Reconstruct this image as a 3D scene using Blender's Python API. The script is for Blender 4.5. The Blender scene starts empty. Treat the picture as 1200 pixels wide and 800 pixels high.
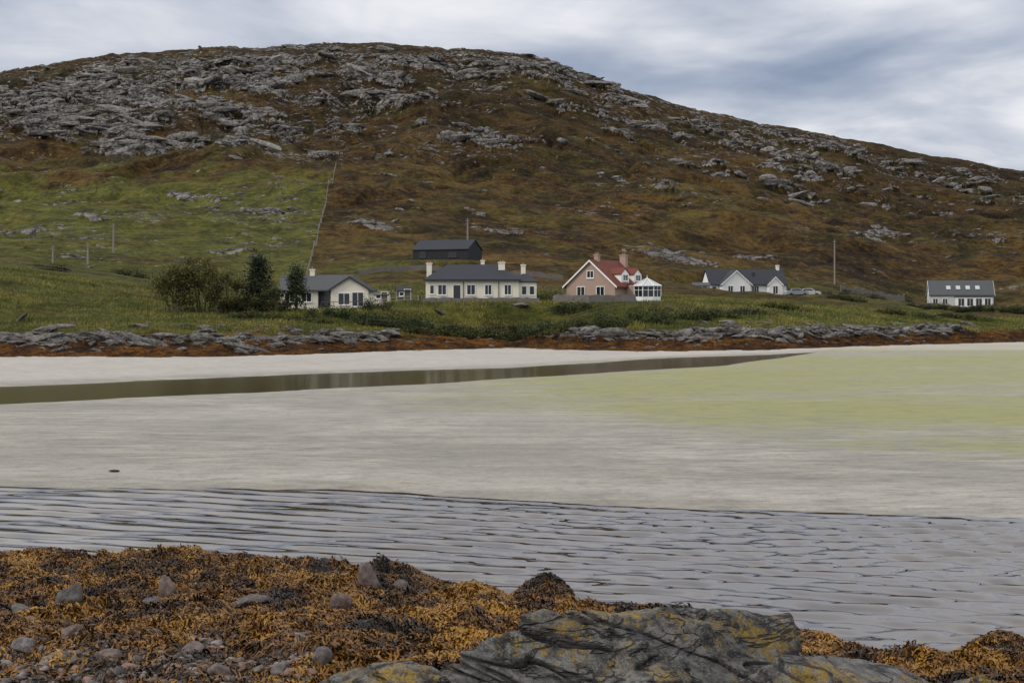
import bpy, bmesh, math, random
import numpy as np
from mathutils import Vector, Matrix
random.seed(7); rng=np.random.default_rng(11)
scene=bpy.context.scene
F=1667.0; EYE=5.0; HZ=355.0
def U(px): return (np.asarray(px,float)-600.0)/F
# ------------------------------------------------------------ noise
def perlin(x,y,seed=0):
    xi=np.floor(x).astype(np.int64); yi=np.floor(y).astype(np.int64)
    xf=(x-xi).astype(np.float32); yf=(y-yi).astype(np.float32)
    hx=xi*374761393+seed*144269501; hy=yi*668265263
    def g(h,dx,dy):
        h=h&0xffffffff
        h=((h^(h>>13))*1274126177)&0xffffffff
        h=h^(h>>16)
        a=h.astype(np.float32)*np.float32(2*math.pi/4294967296.0)
        return np.cos(a)*dx+np.sin(a)*dy
    u=xf*xf*xf*(xf*(xf*6-15)+10); v=yf*yf*yf*(yf*(yf*6-15)+10)
    a=g(hx+hy,xf,yf); b=g(hx+374761393+hy,xf-1,yf); c=g(hx+hy+668265263,xf,yf-1); d=g(hx+374761393+hy+668265263,xf-1,yf-1)
    e=a+(b-a)*u
    return (e+((c+(d-c)*u)-e)*v)*1.5
def fbm(x,y,oct=4,seed=0,gain=.5):
    s=0;a=1;t=0
    for i in range(oct):
        s=s+a*perlin(x*2**i+i*7.3,y*2**i+i*3.1,seed+i*17); t+=a; a*=gain
    return s/t
def ridged(x,y,oct=3,seed=0):
    s=0;a=1;t=0
    for i in range(oct):
        s=s+a*(1-np.abs(perlin(x*2**i+i*5.3,y*2**i,seed+i*13))*2); t+=a; a*=.5
    return s/t
def sstep(a,b,x):
    t=np.clip((x-a)/(b-a),0,1); return t*t*(3-2*t)
# ------------------------------------------------------------ node helpers
class M:
    def __init__(s,name,world=False):
        if world: s.m=world
        else:
            s.m=bpy.data.materials.new(name); s.m.use_nodes=True
        s.t=s.m.node_tree; s.n=s.t.nodes; s.n.clear(); s.L=s.t.links.new
    def new(s,t): return s.n.new('ShaderNode'+t)
    def put(s,sock,v):
        if isinstance(v,bpy.types.NodeSocket): s.L(v,sock)
        elif isinstance(v,(tuple,list)):
            v=tuple(v)
            if len(sock.default_value)==4 and len(v)==3: v=v+(1,)
            sock.default_value=v
        else: sock.default_value=v
    def obj(s): return s.new('TexCoord').outputs['Object']
    def mapping(s,vec,sc=(1,1,1),rot=(0,0,0)):
        m=s.new('Mapping'); s.put(m.inputs[0],vec); m.inputs['Scale'].default_value=sc; m.inputs['Rotation'].default_value=rot; return m.outputs[0]
    def noise(s,vec,scale,detail=4,rough=.55,dist=0):
        n=s.new('TexNoise'); s.put(n.inputs['Vector'],vec); n.inputs['Scale'].default_value=scale
        n.inputs['Detail'].default_value=detail; n.inputs['Roughness'].default_value=rough; n.inputs['Distortion'].default_value=dist
        return n.outputs['Fac']
    def voro(s,vec,scale,feat='F1'):
        n=s.new('TexVoronoi'); n.feature=feat; s.put(n.inputs['Vector'],vec); n.inputs['Scale'].default_value=scale; return n.outputs['Distance']
    def ramp(s,f,st):
        r=s.new('ValToRGB'); s.put(r.inputs[0],f); e=r.color_ramp.elements
        while len(e)<len(st): e.new(.5)
        for i,(p,c) in enumerate(st):
            e[i].position=p
            if not isinstance(c,(tuple,list)): c=(c,c,c)
            e[i].color=tuple(c)+(1,)
        return r.outputs[0]
    def math(s,op,a,b=0,c=None,clamp=False):
        n=s.new('Math'); n.operation=op; n.use_clamp=clamp; s.put(n.inputs[0],a); s.put(n.inputs[1],b)
        if c is not None: s.put(n.inputs[2],c)
        return n.outputs[0]
    def mix(s,f,a,b,mode='MIX'):
        n=s.new('Mix'); n.data_type='RGBA'; n.blend_type=mode; s.put(n.inputs[0],f); s.put(n.inputs[6],a); s.put(n.inputs[7],b); return n.outputs[2]
    def step(s,a,b,x):
        n=s.new('MapRange'); n.interpolation_type='SMOOTHSTEP'; s.put(n.inputs[0],x); n.inputs[1].default_value=a; n.inputs[2].default_value=b; return n.outputs[0]
    def attr(s,name):
        a=s.new('Attribute'); a.attribute_name=name; sp=s.new('SeparateColor'); s.L(a.outputs['Color'],sp.inputs[0]); return sp.outputs
    def bump(s,h,strength,dist,normal=None):
        b=s.new('Bump'); s.put(b.inputs['Height'],h); b.inputs['Strength'].default_value=strength; b.inputs['Distance'].default_value=dist
        if normal is not None: s.L(normal,b.inputs['Normal'])
        return b.outputs[0]
    def out(s,col,rough=.8,normal=None,spec=.3,**kw):
        p=s.new('BsdfPrincipled'); s.put(p.inputs['Base Color'],col); s.put(p.inputs['Roughness'],rough)
        s.put(p.inputs['Specular IOR Level'],spec)
        for k,v in kw.items(): s.put(p.inputs[k.replace('_',' ')],v)
        if normal is not None: s.L(normal,p.inputs['Normal'])
        o=s.new('OutputMaterial'); s.L(p.outputs[0],o.inputs[0]); return s.m
def simple(name,col,rough=.7,var=.15,scale=2.0,spec=.3,bump=0.0,**kw):
    m=M(name); P=m.obj(); n=m.noise(P,scale,5,.6)
    c=m.mix(n,tuple(x*(1-var) for x in col),tuple(min(1,x*(1+var)) for x in col))
    nr=m.bump(n,.5,bump) if bump else None
    return m.out(c,rough,nr,spec,**kw)
# ------------------------------------------------------------ mesh helpers
def link(o,parent=None):
    scene.collection.objects.link(o)
    if parent: o.parent=parent
    return o
def mesh_np(name,V,Q,mat,parent=None,attrs=None,smooth=True):
    V=np.ascontiguousarray(V,dtype=np.float32); Q=np.ascontiguousarray(Q,dtype=np.int32)
    me=bpy.data.meshes.new(name); k=Q.shape[1]
    me.vertices.add(len(V)); me.vertices.foreach_set('co',V.ravel())
    me.loops.add(Q.size); me.loops.foreach_set('vertex_index',Q.ravel())
    me.polygons.add(len(Q)); me.polygons.foreach_set('loop_start',np.arange(0,Q.size,k,dtype=np.int32))
    me.polygons.foreach_set('loop_total',np.full(len(Q),k,dtype=np.int32))
    me.polygons.foreach_set('use_smooth',np.full(len(Q),smooth,dtype=bool))
    me.update(calc_edges=True)
    if attrs:
        for an,c in attrs.items():
            a=me.color_attributes.new(an,'FLOAT_COLOR','POINT')
            if c.shape[1]==3: c=np.hstack([c,np.ones((len(c),1))])
            a.data.foreach_set('color',np.ascontiguousarray(c,dtype=np.float32).ravel())
    me.materials.append(mat); o=bpy.data.objects.new(name,me); return link(o,parent)
def gridq(nr,nc):
    i=np.arange((nr-1)*(nc-1)); r=i//(nc-1); c=i%(nc-1); a=r*nc+c
    return np.stack([a,a+1,a+nc+1,a+nc],1)
def pmesh(name,V,Fs,mat,parent=None,smooth=False):
    me=bpy.data.meshes.new(name); me.from_pydata([tuple(v) for v in V],[],[tuple(f) for f in Fs])
    bm=bmesh.new(); bm.from_mesh(me); bmesh.ops.recalc_face_normals(bm,faces=bm.faces); bm.to_mesh(me); bm.free()
    if smooth:
        for p in me.polygons: p.use_smooth=True
    me.materials.append(mat); return link(bpy.data.objects.new(name,me),parent)
def boxes(name,bl,mat,parent=None,origin=(0,0,0),rot=0):
    V=[];Fs=[]; c,s=math.cos(rot),math.sin(rot)
    for (x0,x1,y0,y1,z0,z1) in bl:
        b=len(V)
        for z in (z0,z1):
            for x,y in ((x0,y0),(x1,y0),(x1,y1),(x0,y1)):
                V.append((origin[0]+x*c-y*s,origin[1]+x*s+y*c,origin[2]+z))
        Fs+=[(b,b+3,b+2,b+1),(b+4,b+5,b+6,b+7),(b,b+1,b+5,b+4),(b+1,b+2,b+6,b+5),(b+2,b+3,b+7,b+6),(b+3,b,b+4,b+7)]
    return pmesh(name,V,Fs,mat,parent)
def empty(name,loc,rot=0):
    e=bpy.data.objects.new(name,None); e.location=loc; e.rotation_euler=(0,0,rot); e.empty_display_size=.5; return link(e)
ICO={}
def ico(n):
    if n not in ICO:
        bm=bmesh.new(); bmesh.ops.create_icosphere(bm,subdivisions=n,radius=1)
        V=np.array([v.co[:] for v in bm.verts]); Q=np.array([[v.index for v in f.verts] for f in bm.faces]); bm.free(); ICO[n]=(V,Q)
    return ICO[n]
def tri(V,f,o,seed): return (fbm(V[:,0]*f+seed,V[:,1]*f,o,seed)+fbm(V[:,1]*f,V[:,2]*f+seed,o,seed+5)+fbm(V[:,2]*f+seed,V[:,0]*f,o,seed+9))/2
def rockshape(n,seed,planes=14,rough=.05,sharp=10):
    r=np.random.default_rng(seed); V,Q=ico(n)
    P_=r.normal(size=(planes,3)); P_/=np.linalg.norm(P_,axis=1)[:,None]; h=r.uniform(.62,1.0,planes)
    dp=np.maximum(V@P_.T,1e-3); rad=h[None,:]/dp
    rad=np.minimum(rad,3); w=np.exp(-sharp*rad); R_=(rad*w).sum(1)/w.sum(1); R_=np.minimum(R_,1.25)
    V=V*R_[:,None]
    V=V*(1+rough*tri(V,1.6,3,seed)*2+rough*.8*tri(V,5,3,seed+2))[:,None]
    return V,Q
def scatter_rocks(name,X,Y,Z,S_,mat,nsub=2,sink=.25,flat=(.45,.9),planes=9,seed=900,smooth=False,wide=(.8,1.6),align=None):
    r=np.random.default_rng(seed); shp=[rockshape(nsub,seed+i,planes,.07,24) for i in range(16)]; nv=len(shp[0][0]); Q=shp[0][1]; n=len(X)
    VV=np.empty((n,nv,3)); ch=r.integers(0,16,n); a=r.uniform(0,6.28,n) if align is None else align+r.normal(0,.35,n)
    for i in range(16):
        m=ch==i; k=m.sum()
        if k==0: continue
        v=shp[i][0][None]*np.stack([S_[m]*r.uniform(wide[0],wide[1],k),S_[m]*r.uniform(.7,1.0,k),S_[m]*r.uniform(flat[0],flat[1],k)],1)[:,None,:]
        t=r.normal(0,.22,k)[:,None]; x0=v[:,:,0]*np.cos(t)-v[:,:,2]*np.sin(t); z0=v[:,:,0]*np.sin(t)+v[:,:,2]*np.cos(t)
        ca=np.cos(a[m])[:,None]; sa=np.sin(a[m])[:,None]
        VV[m]=np.stack([x0*ca-v[:,:,1]*sa+X[m][:,None],x0*sa+v[:,:,1]*ca+Y[m][:,None],z0+Z[m][:,None]+(S_[m]*sink)[:,None]],2)
    QQ=(Q[None]+np.arange(n)[:,None,None]*nv).reshape(-1,3); C=np.repeat(r.random(n),nv)[:,None]*np.ones((1,3))
    return mesh_np(name,VV.reshape(-1,3),QQ,mat,attrs={'masks':C},smooth=smooth)
# ------------------------------------------------------------ terrain definition (metres)
PXG=np.arange(-900,2101,10.0); SG=np.arange(136,1502,1.0)
def col(pairs):
    a=np.array(pairs,float); return np.interp(PXG,a[:,0],a[:,1])
def shoreD(px):
    a=np.array([(-900,130),(-200,130),(0,132),(240,131),(360,138),(470,148),(600,158),(680,150),(750,146),(900,151),(1000,163),(1100,172),(1200,182),(1400,192),(2100,220)],float)
    return np.interp(px,a[:,0],a[:,1])
def fade(s): return 1-sstep(150,260,s)
def dist_of(s,px): return s+(shoreD(px)-150)*fade(s)
sky=col([(-900,160),(-300,120),(0,86),(70,75),(130,65),(190,57),(280,53),(350,55),(450,53),(540,54),(600,61),(650,73),(690,88),(720,99),(800,121),(870,140),(930,152),(1000,162),(1080,182),(1150,195),(1200,203),(1400,230),(2100,290)])
rows=[(138,'z',col([(0,-1.2)])),(150,'z',col([(0,-.06)])),(157,'z',col([(0,.70)])),
 (163,'z',col([(0,1.45),(500,1.3),(560,1.1),(680,1.5),(900,1.7),(1200,1.5)])),
 (175,'y',col([(-900,350),(0,366),(100,371),(240,376),(480,374),(600,374),(800,373),(900,374),(1000,376),(1200,382)])),
 (190,'y',col([(-900,290),(0,322),(100,340),(200,358),(240,362),(360,363),(440,357),(480,355),(600,354),(800,354),(1000,364),(1200,376),(2100,376)])),
 (240,'y',col([(-900,280),(0,303),(100,312),(240,326),(360,322),(480,310),(600,320),(700,328),(800,338),(900,347),(1000,352),(1100,366),(1200,368),(2100,368)])),
 (310,'y',col([(-900,260),(0,272),(100,268),(240,274),(360,281),(480,286),(600,292),(700,298),(800,306),(900,318),(1000,336),(1100,360),(1200,356),(2100,358)])),
 (420,'y',col([(-900,230),(0,214),(240,212),(360,212),(480,222),(600,232),(700,240),(800,250),(900,262),(1000,275),(1100,290),(1200,300),(2100,330)])),
 (560,'y',col([(-900,200),(0,150),(240,148),(360,152),(480,146),(600,152),(700,168),(800,186),(900,205),(1000,220),(1100,236),(1200,250),(2100,310)])),
 (690,'y',sky+24),(800,'y',sky),(950,'y',sky+25),(1500,'y',sky+150)]
T=[]
for s,k,v in rows:
    T.append(v if k=='z' else EYE+(HZ-v)/F*dist_of(float(s),PXG))
T=np.array(T); S=np.array([r[0] for r in rows],float)
TZ=np.empty((len(SG),len(PXG)))
for j in range(len(PXG)): TZ[:,j]=np.interp(SG,S,T[:,j])
def box(a,w,ax):
    k=np.ones(w)/w; p=w//2
    ap=np.pad(a,[(p,p) if i==ax else (0,0) for i in range(2)],mode='edge')
    return np.apply_along_axis(lambda m:np.convolve(m,k,'valid'),ax,ap)
TZ=box(box(TZ,5,1),3,1)
sm1=box(TZ,5,0); sm2=box(box(TZ,31,0),21,0)
wS=sstep(195,240,SG)[:,None]; TZ=sm1*(1-wS)+sm2*wS
PADS=[]
def base_z(s,px):
    i=np.clip((s-SG[0]),0,len(SG)-1.001); j=np.clip((px-PXG[0])/10.0,0,len(PXG)-1.001)
    i0=i.astype(int); j0=j.astype(int); fi=i-i0; fj=j-j0
    return (TZ[i0,j0]*(1-fi)+TZ[i0+1,j0]*fi)*(1-fj)+(TZ[i0,j0+1]*(1-fi)+TZ[i0+1,j0+1]*fi)*fj
def gau(px,py_s,cx,cs,rx,rs): return np.exp(-((px-cx)/rx)**2-((py_s-cs)/rs)**2)
def fence_px(s): return 360+35*(s-235)/220.
def hill(X,Y,masks=False):
    X=np.asarray(X,float);Y=np.asarray(Y,float)
    px=X/Y*F+600; s=Y.copy(); sh=shoreD(px)-150
    for _ in range(8): s=Y-sh*fade(s)
    z=base_z(s,px)
    up=sstep(230,420,s)
    fold=fbm(X/95,Y/70,3,3); gul=ridged(X/45+fbm(X/60,Y/60,2,6),Y/120,3,9)
    z=z+up*(fold*8+ fbm(X/26,Y/20,3,9)*3.2-np.clip(gul-.55,0,1)*9*sstep(260,460,s))*(1-.45*sstep(640,800,s))
    z=z+sstep(165,185,s)*fbm(X/9,Y/9,3,5)*.35+sstep(200,260,s)*fbm(X/7,Y/6,3,21)*.8
    den=.07+.12*sstep(460,600,s)+.13*(px<fence_px(s))*(s<430)
    den=den+.46*gau(px,s,130,610,300,110)+.24*gau(px,s,560,740,300,80)+.22*gau(px,s,330,500,200,50)+.10*sstep(560,700,s)+.12*gau(px,s,900,620,250,120)
    den=den-.10*gau(px,s,560,450,220,60)-.05*sstep(800,1200,px)*sstep(380,500,s)
    for cx,cs,rx,rs,a in [(430,330,42,9,.5),(785,322,62,10,.8),(1060,440,50,14,.55),(880,345,40,9,.5),(330,470,120,16,.35),(700,395,60,10,.3),(960,400,60,12,.4),(180,335,70,16,.34),(60,370,60,14,.32),(600,380,50,8,.25),(770,470,90,16,.4),(560,500,80,16,.35),(300,345,60,16,.36),(1130,480,60,14,.35),(110,300,70,14,.34),(310,300,50,12,.34),(30,300,50,12,.32),(230,390,80,12,.3),(100,255,80,8,.3),(560,340,50,8,.25)]:
        den=den+a*gau(px,s,cx,cs,rx,rs)
    n=.50*fbm(X/48+Y/80,Y/26,3,31,.6)*1.25+.45*fbm(X/12+Y/40,Y/7,4,41,.65)
    thr=.385-.56*den
    rock=sstep(thr,thr+.05,n)*sstep(225,262,s)
    cl=ridged(X/18+Y/30,Y/8,4,51)
    amp=(.25+.75*sstep(350,560,s))*(1-.8*sstep(700,770,s))
    z=z+rock*amp*(1.2+2.6*np.clip(cl,-.5,1))
    L=sstep(-300,-100,px)*(1-sstep(440,490,px)); R=sstep(640,700,px)*(1-sstep(1090,1180,px)); Mi=1-np.clip(L+R,0,1)
    rn=.6*fbm(X/9+Y/12,Y/2.6,4,71,.65)+.4*fbm(X/2.2,Y/1.2,3,72,.65); rr=ridged(X/2.2,Y/1.2,3,81)
    lo=fbm(X/7,Y*0,2,73)*3.5; hiV=fbm(X/10,Y*0+4,3,74)*6
    band=sstep(157+lo,160+lo,s)*(1-sstep(161+hiV,166+hiV,s)) 
    th=.08-.24*(L*.7+R)+.2*Mi
    sr=band*sstep(th,th+.08,rn)
    z=z+sr*(.08+.42*np.clip(rr,-.3,1)+.28*R*np.clip(rn*3,0,1))
    z=z+(1-sstep(158,168,s))*sstep(140,150,s)*(fbm(X/3.2,Y/1.8,4,91,.6)*.5)
    for (cx,cy,r,pz) in PADS:
        d=np.hypot(X-cx,Y-cy); w=1-sstep(r,r*1.7,d); z=z*(1-w)+pz*w; rock=rock*(1-w)
    if not masks: return z
    weed=(1-sstep(1.1,1.7,z+fbm(X/3,Y/2,3,95)*1.1-.35*L))*(s<172)*(1-.9*sr)
    grn=(1-sstep(-6,3,px-fence_px(s)+fbm(X/5,Y/5,2,12)*3))*(1-sstep(418,445,s+fbm(X/22,Y/22,4,14)*60))
    grn=grn*(1-.75*sstep(.12,.42,fbm(X/24,Y/12,4,13)))
    grn=np.maximum(grn,(1-sstep(196,232,s+fbm(X/14,Y/9,3,15)*30)))
    grn=np.maximum(grn,.85*gau(px,s,440,245,80,18)); grn=np.maximum(grn,.7*gau(px,s,1050,262,230,45))
    grn=grn*sstep(158,168,s+fbm(X/4,Y/3,3,16)*5)
    dry=np.clip(.5+fbm(X/40,Y/30,4,18)*1.1,0,1)
    rk=np.maximum(rock,sr)
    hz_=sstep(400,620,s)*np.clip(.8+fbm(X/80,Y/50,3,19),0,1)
    return z,rk,np.clip(grn,0,1),weed,dry,hz_,np.clip(den+fbm(X/40,Y/25,3,23)*.5,0,1)*sstep(215,250,s)
def W(px,d,py): return ((px-600)/F*d,d,EYE+(HZ-py)/F*d)
HP={'h1':W(379,176,362),'h2':W(517,248,305),'h3':W(563,182,353.5),'h4':W(706,184,353),'h5':W(880,258,347),'h6':W(1128,305,361)}
for k,r in (('h1',9),('h2',8),('h3',10),('h4',10),('h5',12),('h6',11)):
    x,y,z=HP[k]; PADS.append((x,y+3,r,z-.05))
# ------------------------------------------------------------ hill mesh
hm=M('moorland'); P=hm.obj(); R,G,B=hm.attr('masks')[:3]; D,H,DN=hm.attr('aux')[:3]
nb=hm.noise(P,.022,5,.6); nm=hm.noise(P,.13,6,.7); nf=hm.noise(P,.75,6,.75); nx=hm.noise(P,3.2,5,.75)
mf=hm.math('ADD',hm.math('MULTIPLY',nb,.30),hm.math('ADD',hm.math('MULTIPLY',nm,.40),hm.math('MULTIPLY',nf,.45)))
moor=hm.ramp(mf,[(.42,(.005,.004,.003)),(.50,(.023,.014,.006)),(.56,(.068,.039,.011)),(.63,(.135,.082,.021)),(.74,(.20,.145,.043))])
olive=hm.ramp(mf,[(.42,(.008,.007,.004)),(.55,(.050,.040,.010)),(.68,(.135,.105,.027))])
moor=hm.mix(hm.math('MULTIPLY',hm.step(.45,.70,D),.7),moor,olive)
heath=hm.step(.52,.60,hm.noise(hm.mapping(P,(1,1.5,1)),.10,7,.75)); moor=hm.mix(hm.math('MULTIPLY',heath,.7),moor,(.010,.007,.006))
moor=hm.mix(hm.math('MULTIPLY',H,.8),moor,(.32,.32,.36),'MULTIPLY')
gf=hm.math('ADD',hm.math('MULTIPLY',nm,.5),hm.math('MULTIPLY',nf,.5))
green=hm.ramp(gf,[(.34,(.020,.023,.006)),(.45,(.068,.074,.015)),(.55,(.140,.140,.028)),(.66,(.21,.195,.052))])
tuss=hm.step(.50,.61,hm.noise(hm.mapping(P,(1,1.5,1)),.20,7,.78)); green=hm.mix(hm.math('MULTIPLY',tuss,.68),green,(.052,.040,.014))
c=hm.mix(G,moor,green)
rt=hm.math('ADD',hm.math('MULTIPLY',nf,.45),hm.math('ADD',hm.math('MULTIPLY',nx,.30),hm.math('MULTIPLY',nm,.30)))
rockc=hm.ramp(rt,[(.44,(.018,.016,.014)),(.49,(.085,.078,.072)),(.535,(.22,.205,.19)),(.62,(.40,.38,.355))])
cr=hm.voro(hm.mapping(P,(1,1,1.8)),.22,'DISTANCE_TO_EDGE'); rockc=hm.mix(hm.math('MULTIPLY',hm.step(.12,.0,cr),.8),rockc,(.016,.013,.010))  # crevice shade painted into the rock colour along the crack lines
rf=hm.step(.40,.56,hm.math('ADD',hm.math('MULTIPLY',R,.88),hm.math('MULTIPLY',hm.math('SUBTRACT',rt,.53),2.0)))
spk=hm.math('ADD',hm.noise(hm.mapping(P,(1,1.6,1)),.30,7,.70),hm.math('MULTIPLY',DN,.22))
rf=hm.math('MAXIMUM',rf,hm.step(.66,.685,spk))
c=hm.mix(rf,c,rockc)
wd=hm.ramp(rt,[(.44,(.006,.004,.003)),(.52,(.060,.025,.006)),(.60,(.21,.088,.014))])
c=hm.mix(B,c,wd)
hh=hm.math('ADD',hm.math('MULTIPLY',nf,1.0),hm.math('ADD',hm.math('MULTIPLY',nx,.35),hm.math('MULTIPLY',nm,1.8)))
hill_mat=hm.out(c,.9,hm.bump(hh,1.0,1.4),.10)
uc=np.concatenate([np.linspace(-1.25,-.40,50)[:-1],np.linspace(-.40,.40,1200),np.linspace(.40,1.25,50)[1:]])
sr_=np.concatenate([np.arange(138,180,.22),np.arange(180,262,.6),np.arange(262,830,1.1),np.arange(830,1500,15)])
SS,UU=np.meshgrid(sr_,uc,indexing='ij'); PXX=UU*F+600
YY=dist_of(SS,PXX); XX=UU*YY
z,rk,grn,weed,dry,hz_,dn=hill(XX.ravel(),YY.ravel(),True)
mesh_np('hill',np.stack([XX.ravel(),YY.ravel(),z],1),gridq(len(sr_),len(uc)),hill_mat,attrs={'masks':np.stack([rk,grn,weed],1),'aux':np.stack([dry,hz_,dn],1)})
# loose crags and shore boulders
def granite_mat(name,k):
    crm=M(name); P=crm.obj(); R=crm.attr('masks')[0]; g1=crm.noise(P,.9,6,.75); g2=crm.noise(P,4,4,.7)
    gt=crm.math('ADD',crm.math('MULTIPLY',g1,.6),crm.math('MULTIPLY',g2,.4))
    c=crm.ramp(gt,[(.38,(.035*k,.031*k,.027*k)),(.47,(.145*k,.135*k,.125*k)),(.56,(.30*k,.285*k,.265*k)),(.70,(.44*k,.42*k,.395*k))])
    c=crm.mix(crm.math('MULTIPLY',R,.65),c,(.33,.31,.29),'MULTIPLY')
    return crm.out(c,.85,crm.bump(gt,.9,.3),.2)
N=90000; s=rng.uniform(225,795,N); u=rng.uniform(-.42,.42,N); px=u*F+600; Y=dist_of(s,px); X=u*Y
zz_,rk,_,_,_,_,dn=hill(X,Y,True); pr=np.where(rk>.5,.30,.003+.03*dn**2)*(s/500)**1.0; k=rng.random(N)<pr
X,Y,zz_,s=X[k],Y[k],zz_[k],s[k]; sz=np.exp(rng.normal(-.40,.65,len(X)))*(.30+1.0*sstep(300,620,s))
sz=np.minimum(sz,.9+2.6*sstep(380,600,s))*np.where(s>730,.6,1)
scatter_rocks('hillside_rocks',X,Y,zz_,sz,granite_mat('granite',1.0),2,.0,(.35,.8),8,900,False,(1.0,2.8),align=.15)
N=20000; s=rng.uniform(153,172,N); u=rng.uniform(-.42,.42,N); px=u*F+600; Y=dist_of(s,px); X=u*Y
zz_,rk,_,_,_,_,_=hill(X,Y,True); Lw=(px<470)|((px>660)&(px<1130)); pr=np.where(rk>.4,.32,.02)*np.where(Lw,1,.35); k=rng.random(N)<pr
X,Y,zz_=X[k],Y[k],zz_[k]; sz=np.minimum(np.exp(rng.normal(-1.2,.55,len(X))),.9)
scatter_rocks('shore_rocks',X,Y,zz_,sz,granite_mat('shore_granite',.72),2,.0,(.3,.65),8,950,False,(1.0,2.6),align=.1)
# ------------------------------------------------------------ sand flat
WL=-.06
def dy(y): return EYE*F/(y-HZ)
def edge(pairs):
    a=np.array(pairs,float); u=U(a[:,0]); d=dy(a[:,1])
    return lambda uu: np.interp(uu,u,d)
e1u=edge([(-600,560),(0,563),(200,565),(400,569),(600,580),(800,589),(1000,595),(1200,600),(1800,610)])
e1l=edge([(-600,640),(0,650),(200,655),(330,658),(420,668),(500,692),(600,700),(720,708),(900,738),(1000,757),(1100,772),(1200,768),(1800,770)])
e2u=edge([(-600,460),(0,452),(300,440),(600,430),(700,424),(800,418),(900,415),(960,412),(1800,411)])
e2l=edge([(-600,480),(0,471),(300,458),(500,448),(700,436),(850,427),(920,418),(960,411.6),(1800,410)])
al=edge([(-600,470),(300,462),(400,476),(500,486),(600,494),(800,512),(1000,530),(1200,545),(1800,560)])
def sand(X,Y):
    u=X/Y
    w=fbm(X/9,Y/9,3,7)*.8
    z=.018*fbm(X/14,Y/7,3,8)+.012+.012*fbm(X/2.0,Y/.9,2,19)
    i1=np.minimum(e1u(u)-Y+w,99)
    z=z-.22*sstep(-2.6,4,i1)+.03*sstep(-2.6,0,i1)
    w2=fbm(X/20,Y/12,3,17)*1.6
    i2=np.minimum(e2u(u)-Y,Y-e2l(u))+w2*sstep(0,6,e2u(u)-e2l(u))
    z=z-.18*sstep(-3,3.0,i2)
    return z
sm=M('wet_sand'); P=sm.obj(); R,G,B=sm.attr('masks')[:3]
n1=sm.noise(P,.12,6,.65); n2=sm.noise(sm.mapping(P,(.5,1.6,1)),1.1,7,.75); n3=sm.noise(P,5,6,.85); n4=sm.noise(sm.mapping(P,(.12,1,1),(0,0,.12)),.9,5,.7)
dry_=sm.ramp(n2,[(.3,(.36,.33,.285)),(.7,(.53,.50,.44))])
damp=sm.ramp(sm.math('ADD',sm.math('MULTIPLY',n1,.35),sm.math('ADD',sm.math('MULTIPLY',n4,.3),sm.math('MULTIPLY',n2,.35))),[(.39,(.185,.17,.135)),(.5,(.29,.27,.225)),(.61,(.44,.415,.36))])
c=sm.mix(G,damp,dry_)
stx=sm.noise(sm.mapping(P,(.22,1.4,1),(0,0,.08)),.9,7,.8)
an=sm.math('ADD',sm.math('MULTIPLY',n2,.6),sm.math('MULTIPLY',stx,.8))
af=sm.step(.22,.88,sm.math('ADD',sm.math('MULTIPLY',R,.68),sm.math('MULTIPLY',sm.math('SUBTRACT',an,.65),2.5)))
alg=sm.ramp(n3,[(.3,(.18,.185,.030)),(.7,(.34,.335,.075))])
c=sm.mix(sm.math('MULTIPLY',af,.86),c,alg)
c=sm.mix(sm.math('MULTIPLY',sm.step(.48,.62,n3),.50),c,sm.mix(.5,c,(.07,.065,.045)))
wc_=sm.step(.50,.57,sm.noise(sm.mapping(P,(.40,1.1,1)),1.6,7,.85)); c=sm.mix(sm.math('MULTIPLY',wc_,.50),c,sm.mix(.65,c,(.05,.046,.03)))
c=sm.mix(B,c,(.06,.042,.02))
sand_mat=sm.out(c,sm.ramp(n1,[(.3,.35),(.7,.65)]),sm.bump(sm.math('ADD',n3,sm.math('MULTIPLY',n2,3)),.75,.06),.30)
uc=np.concatenate([np.linspace(-1.25,-.42,20)[:-1],np.linspace(-.42,.42,600),np.linspace(.42,1.25,20)[1:]])
dd=np.concatenate([np.arange(9,28,1.0),np.arange(28,44,.12),np.arange(44,70,.4),np.arange(70,150,.4),np.arange(150,232,1.5)])
YY,UU=np.meshgrid(dd,uc,indexing='ij'); XX=(YY*UU).ravel(); YY=YY.ravel(); uu=UU.ravel()
z=sand(XX,YY)
pxs=uu*F+600
alg_=sstep(-8,18,YY-al(uu)+fbm(XX/16,YY/9,4,27)*16)*sstep(-.5,3.5,e2l(uu)-YY+fbm(XX/9,YY/6,3,28)*1.5+(pxs>930)*30*sstep(930,1050,pxs))*sstep(280,760,pxs+fbm(XX/12,YY/9,3,29)*90)
alg_=alg_*(1-.45*sstep(120,150,YY))*(.92+.8*fbm(XX/20,YY/12,3,30))
dryv=sstep(0,6,YY-e2u(uu)-1)*.85+.5*sstep(0,2,YY-e1u(uu))*(1-sstep(2,7,YY-e1u(uu)))
dryv=np.clip(dryv+.3*gau(pxs,YY,300,62,300,6)+.25*fbm(XX/12,YY/6,3,33),0,1)
dark=.85*(1-sstep(-.13,-.055,z))
mesh_np('sand_flat',np.stack([XX,YY,z],1),gridq(len(dd),len(uc)),sand_mat,attrs={'masks':np.stack([alg_,dryv,dark],1)})
gm=simple('ground_earth',(.10,.09,.06),.9,.3,.05)
boxes('ground',[(-4000,4000,-1500,6000,-4.5,-4)],gm)
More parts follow.
